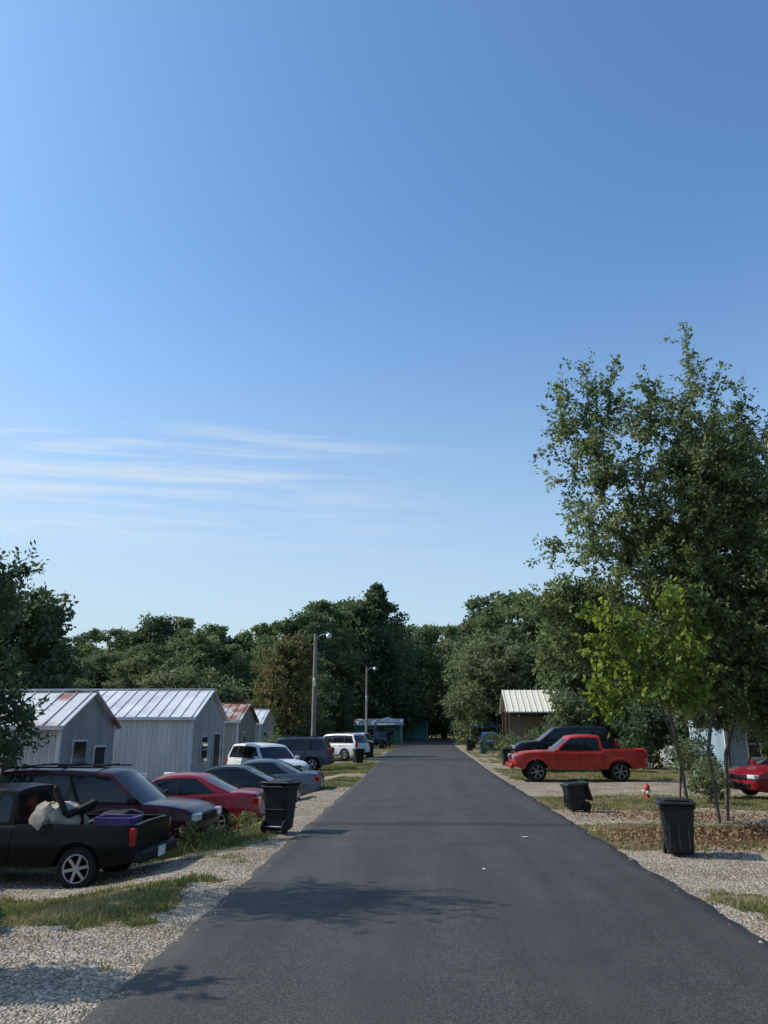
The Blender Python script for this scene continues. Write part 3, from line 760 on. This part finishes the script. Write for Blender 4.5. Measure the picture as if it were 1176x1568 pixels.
def black_bed(mb, S):
    bag = mat('pale_bag', (.30, .26, .21), .85, var=.3, bump=.6, bscale=8, scale=3); pur = mat('purple_plastic', (.07, .035, .17), .5)
    mb.blob((-.95, .30, 1.0), (.32, .42, .28), bag, .5); mb.blob((-.72, .62, .95), (.22, .2, .30), bag, .5)
    mb.box((-.95, .55, 1.05), (.5, .06, .34), bag, rot=(.2, -.45, 0), ch=.02)
    # black office chair lying in the bed
    T = Matrix.Translation((-1.25, .35, 1.10)) @ Matrix.Rotation(.5, 4, 'Y') @ Matrix.Rotation(.5, 4, 'Z')
    mb.box((0, 0, .05), (.52, .52, .11), M['trim'], ch=.04, T=T); mb.box((.24, 0, .32), (.09, .48, .52), M['trim'], ch=.04, T=T)
    mb.tube((-1.25, .3, .7), (-1.25, .35, 1.1), .03, .03, M['trim'])
    for (dx, dy, sx, sy) in ((0, .22, .62, .02), (0, -.22, .62, .02), (.31, 0, .02, .44), (-.31, 0, .02, .44)):
        mb.box((-1.85 + dx, .3 + dy, .92), (sx, sy, .24), pur)
        mb.box((-1.85 + dx * 1.04, .3 + dy * 1.06, 1.04), (sx + .03, sy + .03, .025), pur)
    mb.box((-1.85, .3, .81), (.6, .44, .02), pur)
    for k in range(5): mb.tube((-2.1 + k * .12, -.6, .62), (-1.9 + k * .1, -.3, 1.0 + .06 * (k % 2)), .02, .015, M['galv'], 6)
    mb.blob((-1.6, -.3, .85), (.5, .38, .25), M['trim'], .3)

S_black = dict(L=4.75, W=1.72, r=.325, axles=(1.45, -1.45), sill=.34, belt=.98, tw=.22, crown=.02, gap=.07,
               top=[(-2.375, .97), (-.3, .97), (.9, .98), (1.7, .96), (2.2, .9), (2.375, .82)], bed=(-2.30, -.36, .52), round=.6,
               gh=dict(xbr=-.34, xtr=-.28, xtf=.55, xbf=1.05, zr=1.5, tumble=.2, cols=[(0, .07, 0), (.07, .3, 1), (.3, .35, 0), (.35, .94, 1), (.94, 1, 0)]),
               zl=(.74, .79), seams=[.95, -.0, -.33], handles=[.1], bumper=.5, tsize=(.1, .14, .28), bm=M['trim'], bmf=M['trim'])
vehicle('black_pickup_truck', (-6.85, 13.85, -.36), R(180 - 2), blackp, S_black, 1.0, black_bed)
S_red = dict(L=5.45, W=1.9, r=.40, axles=(1.78, -1.58), sill=.50, belt=1.20, tw=.27, crown=.03, gap=.09, rimm=M['rim_dark'],
             top=[(-2.725, 1.27), (-.99, 1.27), (-.95, 1.2), (0, 1.19), (.95, 1.2), (1.6, 1.20), (2.2, 1.15), (2.55, 1.05), (2.725, .85)], bed=(-2.66, -1.03, .75), round=1.0,
             gh=dict(xbr=-.98, xtr=-.86, xtf=.32, xbf=1.1, zr=1.82, tumble=.26, cols=[(0, .07, 0), (.07, .44, 1), (.44, .49, 0), (.49, .93, 1), (.93, 1, 0)]),
             zl=(.98, 1.08), seams=[.92, .02, -.88, -1.0], handles=[.15, -.75], bumper=.62, tsize=(.12, .16, .3), bmf=orange, bm=M['chrome'], flare=orange)
vehicle('red_pickup_truck', (6.55, 34.1, 0.0), R(180), orange, S_red)
vehicle('maroon_suv', (-6.85, 17.45, -.47), R(-2), maroon, suv(hm=M['trim'], mm=M['trim'], zl=(.82, 1.0)))
vehicle('red_sedan', (-6.55, 21.6, -.52), R(180), red_p, sedan())
vehicle('dark_sedan', (-6.3, 25.7, -.50), R(180), darkblue, sedan())
vehicle('silver_sedan', (-6.0, 29.6, -.46), R(180), silver, sedan())
vehicle('white_minivan', (-6.9, 36.2, -.3), R(-52), white_p, suv(rack=False, zl=(.8, 1.0)))
vehicle('dark_blue_minivan', (-7.05, 43.4, -.1), R(180), paint('slate_paint', (.025, .035, .055), coat=.3), suv(L=4.75))
vehicle('white_suv', (-5.9, 57, 0), R(150), white_p, suv())
vehicle('white_suv', (-6.4, 69, 0), R(165), white_p, suv())
vehicle('dark_parked_car', (-4.6, 98, 0), R(-95), darkblue, suv())
vehicle('dark_suv', (7.35, 41.5, .34), R(178), darkblue, suv(L=4.9), 1.06)
vehicle('small_red_car', (12.3, 26.6, 0), R(195), red_p, sedan(L=4.85))

# ------------------------------------------------------------------ wheelie bins
def wheelie_bin(loc, rz, h=1.0, w=.6, tilt=0, m=None, lid_open=False):
    m = m or M['bin']; mb = MB(); d = w * 1.05
    mb.box((0, 0, (h - .1) / 2 + .03), (w, d, h - .12), m, ch=.05, taper=.76)
    mb.box((0, 0, h - .13), (w + .05, d + .05, .06), m, ch=.02)
    mb.box((0, 0, h * .45), (w * .93, d * .93, .02), m, ch=.005)
    for k in (-.28, 0, .28): mb.box((k * w, -d / 2 * .90, h * .42), (.03, .035, h * .55), m, rot=(R(-3.5), 0, 0), ch=.008)
    if lid_open: mb.box((0, d * .62, h * .62), (w + .03, .05, d * .95), m, rot=(R(12), 0, 0), ch=.02)
    else:
        mb.box((0, -.02, h - .06), (w + .08, d + .1, .05), m, ch=.02, rot=(R(2), 0, 0)); mb.box((0, -.02, h - .025), (w * .75, d * .75, .03), m, ch=.012)
    mb.tube((-w * .4, d / 2 + .07, h - .12), (w * .4, d / 2 + .07, h - .12), .018, .018, m)
    for s in (-1, 1):
        mb.box((s * w * .38, d / 2 + .03, h - .13), (.04, .1, .05), m)
        mb.lathe([(.001, -.03), (.12, -.03), (.13, -.015), (.13, .015), (.12, .03), (.001, .03)], M['rubber'], 16, 'Z',
                 Matrix.Translation((s * w * .40, d / 2 * .8, .13)) @ Matrix.Rotation(R(90), 4, 'Y'))
    mb.tube((-w * .4, d / 2 * .8, .13), (w * .4, d / 2 * .8, .13), .012, .012, M['galv'])
    o = mb.obj('wheelie_bin', loc, rz, smooth=30); o.rotation_euler = (R(tilt), 0, rz)
wheelie_bin((4.45, 14.5, 0), R(-12), .93, .55)
wheelie_bin((-2.93, 17.1, 0.02), R(165), 1.03, .58)
wheelie_bin((4.1, 21.7, 0), R(-80), .80, .50, 4, lid_open=True)
wheelie_bin((5.1, 47, 0), R(0), 1.0, .6)
wheelie_bin((5.4, 68, 0), R(0), 1.05, .65, m=M['bin_teal'])
wheelie_bin((-3.7, 60, 0), R(0), 1.1, .65)
wheelie_bin((-3.75, 50, 0), R(20), .9, .6)
wheelie_bin((4.9, 78, 0), R(0), 1.05, .65)
wheelie_bin((-3.9, 84, 0), R(0), 1.05, .65)

# ------------------------------------------------------------------ street lamps
def street_lamp(loc, h, r=.11):
    mb = MB(); mb.lathe([(r * 1.15, -.1), (r, h * .5), (r * .72, h), (0.001, h)], M['wood_pole'], 14)
    mb.tube((0, 0, h - .35), (.35, 0, h - .05), .025, .025, M['galv']); mb.tube((.35, 0, h - .05), (.7, 0, h - .02), .025, .025, M['galv'])
    T = Matrix.Translation((.8, 0, h - .05))
    mb.lathe([(.001, .1), (.07, .09), (.09, .02), (.17, -.03), (.19, -.09), (.001, -.10)], M['galv'], 16, 'Z', T)
    mb.lathe([(.15, -.1), (.14, -.2), (.001, -.24)], M['head'], 16, 'Z', T)
    mb.box((0, -.14, h * .62), (.14, .08, .5), M['galv'], ch=.01); mb.tube((.02, -.13, 0), (.02, -.1, h * .6), .02, .02, M['galv'], 6)
    mb.obj('street_lamp', loc, 0, smooth=40)
street_lamp((-6.15, 46.5, 0), 7.6, .135)
street_lamp((-5.0, 76, 0), 7.8)

# ------------------------------------------------------------------ buildings
rust_roof = mat('patchy_rust_metal_roof', (0.52, 0.53, 0.53), .45, .0, col2=(.27, .095, .05), scale=.6, lo=.53, hi=.63)
rust_red = mat('rusty_metal_roof', (0.42, 0.40, 0.38), .6, .0, col2=(.22, .08, .045), scale=1.5, lo=.38, hi=.56)
roof_w = mat('white_metal_roof', (.62, .62, .61), .4, .2, var=.16, scale=1.2)
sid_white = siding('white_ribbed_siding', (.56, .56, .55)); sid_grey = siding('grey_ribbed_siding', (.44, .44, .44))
sid_gy = siding('shaded_gable_siding', (.23, .245, .26), 'Y'); sid_wy = siding('white_shaded_gable_siding', (.34, .35, .36), 'Y'); teal = siding('teal_siding', (.03, .30, .25))  # gable tones are wall colours darkened, their shade put into the colour
sid_blue = siding('pale_blue_siding', (.22, .31, .37))
frame_m = mat('window_frame', (.52, .52, .51), .5)
def mobile_home(name, x1, length, y0, y1, z0, eave, ridge, wallm, gablem, roofm, wins=(), gab=(), end=1, ov=.18, seam=.45):
    mb = MB(); x0 = x1 - end * length; xa, xb = min(x0, x1), max(x0, x1); ym = (y0 + y1) / 2
    mb.add([(xa, y0, z0), (xb, y0, z0), (xb, y0, eave), (xa, y0, eave)], [(0, 1, 2, 3)], wallm)
    mb.add([(xa, y1, z0), (xb, y1, z0), (xb, y1, eave), (xa, y1, eave)], [(3, 2, 1, 0)], wallm)
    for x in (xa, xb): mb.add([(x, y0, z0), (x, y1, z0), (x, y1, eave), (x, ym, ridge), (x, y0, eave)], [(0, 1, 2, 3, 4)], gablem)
    k = (ridge - eave) / (ym - y0); th = .06
    for s, ye in ((-1, y0), (1, y1)):
        A = [(xa - ov, ye + s * ov, eave - ov * k), (xb + ov, ye + s * ov, eave - ov * k), (xb + ov, ym, ridge), (xa - ov, ym, ridge)]
        top = [(x, y, z + th) for (x, y, z) in A]
        mb.add(A + top, [(0, 1, 2, 3), (4, 5, 6, 7), (0, 1, 5, 4), (1, 2, 6, 5), (2, 3, 7, 6), (3, 0, 4, 7)], roofm)
        n_ = int((xb - xa) / seam)
        for i in range(n_ + 1):
            x = xa + i * (xb - xa) / n_
            B = [(x - .015, ye + s * (ov + .005), eave - ov * k + th), (x + .015, ye + s * (ov + .005), eave - ov * k + th), (x + .015, ym, ridge + th), (x - .015, ym, ridge + th)]
            mb.add(B + [(a, b_, c + .035) for (a, b_, c) in B], [(4, 5, 6, 7), (0, 1, 5, 4), (1, 2, 6, 5), (3, 0, 4, 7)], roofm)
        mb.box(((xa + xb) / 2, ye + s * (ov + .03), eave - ov * k + .0), (xb - xa + 2 * ov, .04, .12), frame_m)
    mb.box(((xa + xb) / 2, ym, ridge + th + .02), (xb - xa + 2 * ov, .22, .03), roofm)
    for x in (xa, xb):
        for y in (y0, y1): mb.box((x, y, (z0 + eave) / 2), (.1, .1, eave - z0 - .01), frame_m)
    mb.box(((xa + xb) / 2, y0 - .02, z0 + .3), (xb - xa - .2, .03, .6), wallm); mb.box(((xa + xb) / 2, y0 - .03, z0 + .62), (xb - xa - .2, .05, .05), frame_m)
    for (x, z, w, h) in wins:
        mb.box((x, y0 - .03, z), (w + .12, .05, h + .12), frame_m); mb.box((x, y0 - .05, z), (w, .04, h), M['glass']); mb.box((x, y0 - .075, z), (w, .015, .03), frame_m); mb.box((x, y0 - .075, z), (.03, .014, h), frame_m)
    for (y, z, w, h, kind) in gab:
        xx = x1 + end * .03
        mb.box((xx, y, z), (.05, w + .12, h + .12), frame_m)
        mb.box((xx + end * .02, y, z), (.04, w, h), M['glass'] if kind == 'w' else M['trim'])
        if kind == 'w': mb.box((xx + end * .045, y, z), (.015, w, .03), frame_m)
        else:
            for st_ in range(3): mb.box((xx + end * (.45 - .12 * st_), y, z0 + .1 + .18 * st_), (.9 - .24 * st_, w + .3, .18), frame_m)
    return mb.obj(name, (0, 0, 0), 0)
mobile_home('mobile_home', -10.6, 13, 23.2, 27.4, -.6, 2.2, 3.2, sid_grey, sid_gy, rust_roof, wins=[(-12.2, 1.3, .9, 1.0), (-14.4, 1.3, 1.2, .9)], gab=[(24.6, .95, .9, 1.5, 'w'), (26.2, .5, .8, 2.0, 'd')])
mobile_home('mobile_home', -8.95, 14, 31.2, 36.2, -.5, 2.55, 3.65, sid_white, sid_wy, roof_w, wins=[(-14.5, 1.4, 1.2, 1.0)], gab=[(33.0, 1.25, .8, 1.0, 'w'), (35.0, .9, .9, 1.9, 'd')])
mobile_home('mobile_home', -9.6, 12, 42, 46.6, -.2, 2.5, 3.4, siding('tan_grey_siding', (.34, .32, .29)), siding('tan_shaded_gable', (.24, .22, .20), 'Y'), rust_red, wins=[(-11.5, 1.4, 1.0, .9)], gab=[(43.5, 1.4, .8, .9, 'w')])  # tan gable end: wall colour darkened, shade painted in
mobile_home('mobile_home', -10.4, 12, 52, 56.5, -.1, 2.4, 3.3, siding('cream_siding', (.42, .40, .35)), siding('cream_shaded_gable', (.32, .30, .26), 'Y'), roof_w, gab=[(53.5, 1.4, .8, .9, 'w')])  # cream gable end likewise darkened, with its shade in the colour
mobile_home('teal_mobile_home', -2.5, 7, 118, 122, 0, 2.6, 3.4, teal, teal, roof_w, wins=[(-4.3, 1.6, 1.2, .9), (-7.2, 1.6, 1.0, .9)])
mobile_home('teal_mobile_home', 1.6, 8, 150, 154, 0, 2.7, 3.4, teal, teal, teal, wins=[(-2.3, 1.6, 1.2, .9)])
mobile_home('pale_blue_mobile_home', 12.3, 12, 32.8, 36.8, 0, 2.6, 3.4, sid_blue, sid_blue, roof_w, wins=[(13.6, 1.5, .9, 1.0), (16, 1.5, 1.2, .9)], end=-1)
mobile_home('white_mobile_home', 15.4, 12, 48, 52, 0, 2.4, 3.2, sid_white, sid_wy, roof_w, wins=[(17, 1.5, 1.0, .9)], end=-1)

def carport():
    mb = MB(); wood = mat('brown_wood', (.10, .06, .035), .8, var=.3, bump=.3); cream = mat('cream_metal_roof', (.66, .62, .50), .5, var=.1)
    wall = mat('tan_board', (.20, .17, .13), .8, var=.25)
    x0, x1, y0, y1, e, r = 6.7, 10.9, 58.5, 63.5, 3.35, 4.85; ym = (y0 + y1) / 2
    for s, ye in ((-1, y0), (1, y1)):
        A = [(x0 - .3, ye + s * .3, e - .15), (x1 + .3, ye + s * .3, e - .15), (x1 + .3, ym, r), (x0 - .3, ym, r)]
        mb.add(A + [(a, b, c + .07) for (a, b, c) in A], [(0, 1, 2, 3), (4, 5, 6, 7), (0, 1, 5, 4), (1, 2, 6, 5), (2, 3, 7, 6), (3, 0, 4, 7)], cream)
        for i in range(12):
            x = x0 - .25 + i * (x1 - x0 + .5) / 11
            B = [(x - .02, ye + s * .31, e - .08), (x + .02, ye + s * .31, e - .08), (x + .02, ym, r + .07), (x - .02, ym, r + .07)]
            mb.add(B + [(a, b, c + .05) for (a, b, c) in B], [(4, 5, 6, 7), (0, 1, 5, 4), (1, 2, 6, 5), (3, 0, 4, 7)], cream)
    for x in (x0, x1):
        mb.add([(x, y0, e), (x, y1, e), (x, ym, r - .03)], [(0, 1, 2)], wood)
        for y in (y0, ym, y1): mb.box((x, y, e / 2), (.18, .18, e), wood)
    mb.box(((x0 + x1) / 2, y0, e - .12), (x1 - x0, .14, .24), wood)
    mb.box(((x0 + x1) / 2, y1 - .1, 1.5), (x1 - x0 - .2, .08, 3.0), wall)
    mb.box(((x0 + x1) / 2 + 1, y1 - .17, 1.1), (.9, .05, 2.0), M['trim'])
    mb.obj('carport')
carport()
def canopy(name, x0, x1, y0, y1, h, col):
    mb = MB(); c = mat(name + '_cloth', col, .6, var=.15); xm = (x0 + x1) / 2; ym = (y0 + y1) / 2
    mb.add([(x0, y0, h), (x1, y0, h), (x1, y1, h), (x0, y1, h), (xm, ym, h + .7)], [(0, 1, 4), (1, 2, 4), (2, 3, 4), (3, 0, 4)], c)
    for (a, b) in (((x0, y0), (x1, y0)), ((x1, y0), (x1, y1)), ((x1, y1), (x0, y1)), ((x0, y1), (x0, y0))):
        mb.add([(a[0], a[1], h - .22), (b[0], b[1], h - .22), (b[0], b[1], h), (a[0], a[1], h)], [(0, 1, 2, 3)], c)
    for x in (x0, x1):
        for y in (y0, y1): mb.tube((x, y, 0), (x, y, h), .04, .04, M['galv'])
    mb.obj(name)
canopy('blue_canopy_tent', 5.4, 8.6, 85, 89, 2.4, (.06, .20, .45))
canopy('white_awning', -6.3, -2.6, 113.5, 117.5, 3.0, (.6, .62, .62))
vehicle('blue_parked_car', (7.0, 80, 0), R(-92), paint('blue_paint', (.03, .10, .25)), suv())

# ------------------------------------------------------------------ small things
def hydrant():
    mb = MB(); rp = mat('hydrant_red', (.36, .03, .02), .5); wp = M['white']
    mb.lathe([(.15, 0), (.15, .04), (.10, .05), (.10, .40), (.125, .41), (.125, .44)], rp, 18)
    mb.lathe([(.125, .44), (.12, .50), (.08, .57), (.03, .60), (.03, .65), (.001, .65)], rp, 18)
    for s in (-1, 1): mb.tube((s * .08, 0, .33), (s * .19, 0, .33), .05, .05, wp, 12)
    mb.tube((0, -.08, .28), (0, -.2, .28), .065, .065, wp, 12)
    mb.obj('fire_hydrant', (6.95, 25.3, 0), 0, smooth=35, scale=.75)
hydrant()
def lawn_chair(loc, rz):
    mb = MB(); w = M['white']
    mb.box((0, 0, .40), (.5, .5, .03), w, ch=.01)
    for k in range(6): mb.box((-.2 + k * .08, .26, .65), (.045, .025, .5), w, rot=(R(-12), 0, 0))
    mb.box((0, .32, .92), (.5, .03, .07), w, rot=(R(-12), 0, 0), ch=.01)
    for x in (-.25, .25):
        mb.tube((x, -.24, 0), (x, -.22, .62), .02, .02, w, 6); mb.tube((x, .3, 0), (x, .24, .62), .02, .02, w, 6); mb.box((x, 0, .63), (.06, .52, .03), w, ch=.01)
    mb.obj('white_lawn_chair', loc, rz, smooth=30)
lawn_chair((-9.8, 28.3, -.4), R(30)); lawn_chair((-9.2, 28.9, -.4), R(-20))

def leafpile(name, cx, cy, rx, ry, n, m, size=.09, hmax=.1):
    rg = np.random.default_rng(5); p = rg.normal(size=(n, 2)) * .45
    x = cx + p[:, 0] * rx; y = cy + p[:, 1] * ry; z = np.abs(rg.normal(size=n)) * hmax * np.exp(-(p ** 2).sum(1)) + .02
    keep = (np.abs(x - .5) > 3.15); x = x[keep]; y = y[keep]; z = z[keep]; n = len(x)
    q = leaves(np.stack([x, y, z], 1), rg.normal(size=(n, 3)) * [1, 1, .35], size * rg.uniform(.6, 1.3, n), .6, rg)
    o = bpy.data.objects.new(name, quadmesh(name, q, rg.random(n), np.zeros(n), [m])); scene.collection.objects.link(o)
LM['dead'] = leafmat('dead_leaves', (.10, .055, .03), (.21, .12, .06), (.34, .22, .12), .2)
leafpile('fallen_leaves', 8.0, 17.0, 2.8, .8, 8000, LM['dead'])
leafpile('fallen_leaves', 5.4, 16.6, 2.4, 1.8, 4200, LM['dead'], .07, .02)
leafpile('fallen_leaves', 6.4, 20.6, 3.0, 1.6, 1600, LM['dead'], .07, .02)

def bush(name, loc, w, h, n, m, leaf, seed):
    tree(name, loc, [[(0, 0, 0), (0, 0, h * .3)]], [(0, 0, h * .55, w / 2, w / 2, h * .42, 1)], n, leaf, .5, 36, m, M['bark'], seed, twig=h * .2, r_tip=.004)
bush('shrub', (8.4, 24.0, 0), 1.2, 1.0, 50, LM['elm'], .09, 1)
bush('shrub', (9.2, 26.0, 0), 1.3, 1.3, 60, LM['olive'], .09, 2)
bush('shrub', (10.2, 30.8, 0), 1.8, 1.8, 80, LM['mid'], .11, 13)
bush('weed_clump', (-4.3, 16.2, -.2), 1.4, .5, 40, LM['grass'], .07, 3)
bush('weed_clump', (-3.9, 18.2, -.1), .9, .4, 26, LM['grass'], .07, 4)
bush('weed_clump', (-4.75, 8.9, 0), .5, .28, 18, LM['mid'], .08, 6)
bush('shrub', (6.0, 53, 0), 1.8, 1.7, 60, LM['olive'], .14, 7)
bush('shrub', (7.2, 51, 0), 1.4, 2.0, 60, LM['mid'], .14, 8)
bush('shrub', (8.6, 54, 0), 2.0, 2.4, 80, LM['mid'], .14, 18)
bush('shrub', (5.8, 63, 0), 2.0, 1.8, 60, LM['dark'], .14, 9)
bush('shrub', (-8.6, 48.6, 0), 2.2, 1.8, 70, LM['mid'], .14, 10)

mb = MB()
for (x, y, s) in ((2.05, 16.2, .11), (.95, 12.6, .05)):
    a = random.uniform(0, 3); vs = []
    for k in range(6): an = a + k * 1.047; rr = s * random.uniform(.5, 1); vs.append((x + rr * math.cos(an), y + rr * math.sin(an) * .8, .065 + random.uniform(0, .015)))
    mb.add(vs, [tuple(range(6))], M['white'])
mb.obj('paper_litter')

# ------------------------------------------------------------------ world, sun, camera
w = bpy.data.worlds.new('World'); scene.world = w; w.use_nodes = True
nt = w.node_tree; N = nt.nodes; L = nt.links
bg = N['Background']; bg.inputs['Strength'].default_value = 0.15
sky = N.new('ShaderNodeTexSky'); sky.sky_type = 'NISHITA'; sky.sun_disc = False
sky.sun_elevation = R(SUN_EL); sky.sun_rotation = R(-90 + SUN_AHEAD); sky.air_density = 1.0; sky.dust_density = 1.6; sky.ozone_density = 3.0; sky.altitude = 200
tn = N.new('ShaderNodeMix'); tn.data_type = 'RGBA'; tn.blend_type = 'MULTIPLY'; tn.inputs[0].default_value = 1; L.new(sky.outputs[0], tn.inputs[6]); tn.inputs[7].default_value = (0.92, 1.24, 1.40, 1)
tc = N.new('ShaderNodeTexCoord'); sp = N.new('ShaderNodeSeparateXYZ'); L.new(tc.outputs['Generated'], sp.inputs[0])
def mth(op, a, b=None, c=None):
    x = N.new('ShaderNodeMath'); x.operation = op
    for i, q in enumerate((a, b, c)):
        if q is None: continue
        if isinstance(q, (int, float)): x.inputs[i].default_value = q
        else: L.new(q, x.inputs[i])
    return x.outputs[0]
def mr(x, a, b, c=0, d=1):
    m_ = N.new('ShaderNodeMapRange'); m_.interpolation_type = 'SMOOTHSTEP'; L.new(x, m_.inputs[0])
    for i, q in enumerate((a, b, c, d)): m_.inputs[i + 1].default_value = q
    return m_.outputs[0]
def mixw(f, a, b):
    x = N.new('ShaderNodeMix'); x.data_type = 'RGBA'; L.new(f, x.inputs[0]); L.new(a, x.inputs[6]); x.inputs[7].default_value = b; return x.outputs[2]
# summer haze: thickens towards the horizon, a little more on the sun side
haze = mth('MULTIPLY', mth('POWER', mr(sp.outputs['Z'], .66, -.02), 1.5), mr(sp.outputs['X'], .9, -.7, .6, 1.0))
c0 = mixw(haze, tn.outputs[2], (3.95, 4.75, 5.15, 1))
ypos = mth('MAXIMUM', sp.outputs['Y'], .05)
u = mth('DIVIDE', sp.outputs['X'], ypos); v = mth('DIVIDE', sp.outputs['Z'], ypos)
vt = mth('MULTIPLY_ADD', u, .06, v)
cb = N.new('ShaderNodeCombineXYZ'); L.new(mth('MULTIPLY', u, 2.6), cb.inputs[0]); L.new(mth('MULTIPLY', vt, 42.0), cb.inputs[1])
n = N.new('ShaderNodeTexNoise'); n.inputs['Scale'].default_value = 1.0; n.inputs['Detail'].default_value = 7; n.inputs['Roughness'].default_value = .6; n.inputs['Distortion'].default_value = .4; L.new(cb.outputs[0], n.inputs['Vector'])
streak = mr(n.outputs['Fac'], .40, .72)
mask = mth('MULTIPLY', mr(vt, .18, .28), mr(vt, .42, .36))
mask = mth('MULTIPLY', mask, mr(u, .15, -.35)); mask = mth('MULTIPLY', mask, mr(sp.outputs['Y'], .2, .4))
fac = mth('MULTIPLY', mth('MULTIPLY', streak, mask), .65)
L.new(mixw(fac, c0, (4.9, 5.4, 5.8, 1)), bg.inputs['Color'])

sd = bpy.data.lights.new('sun', 'SUN'); sd.energy = 4.9; sd.angle = R(.5); sd.color = (1, .92, .81)
so = bpy.data.objects.new('sun', sd); scene.collection.objects.link(so)
e, a_ = R(SUN_EL), R(SUN_AHEAD)
S_ = Vector((-math.cos(e) * math.cos(a_), math.cos(e) * math.sin(a_), math.sin(e)))
so.rotation_euler = S_.to_track_quat('Z', 'Y').to_euler(); so.location = (-20, 0, 20)

cd = bpy.data.cameras.new('camera'); cam = bpy.data.objects.new('camera', cd); scene.collection.objects.link(cam)
cd.sensor_fit = 'VERTICAL'; cd.sensor_height = 36; cd.lens = 27.05; cd.clip_end = 8000; cd.clip_start = .05
cam.location = (0, 0, 2.1); cam.rotation_euler = (R(90 + 15.7), 0, R(2.5))
scene.camera = cam
print('done')
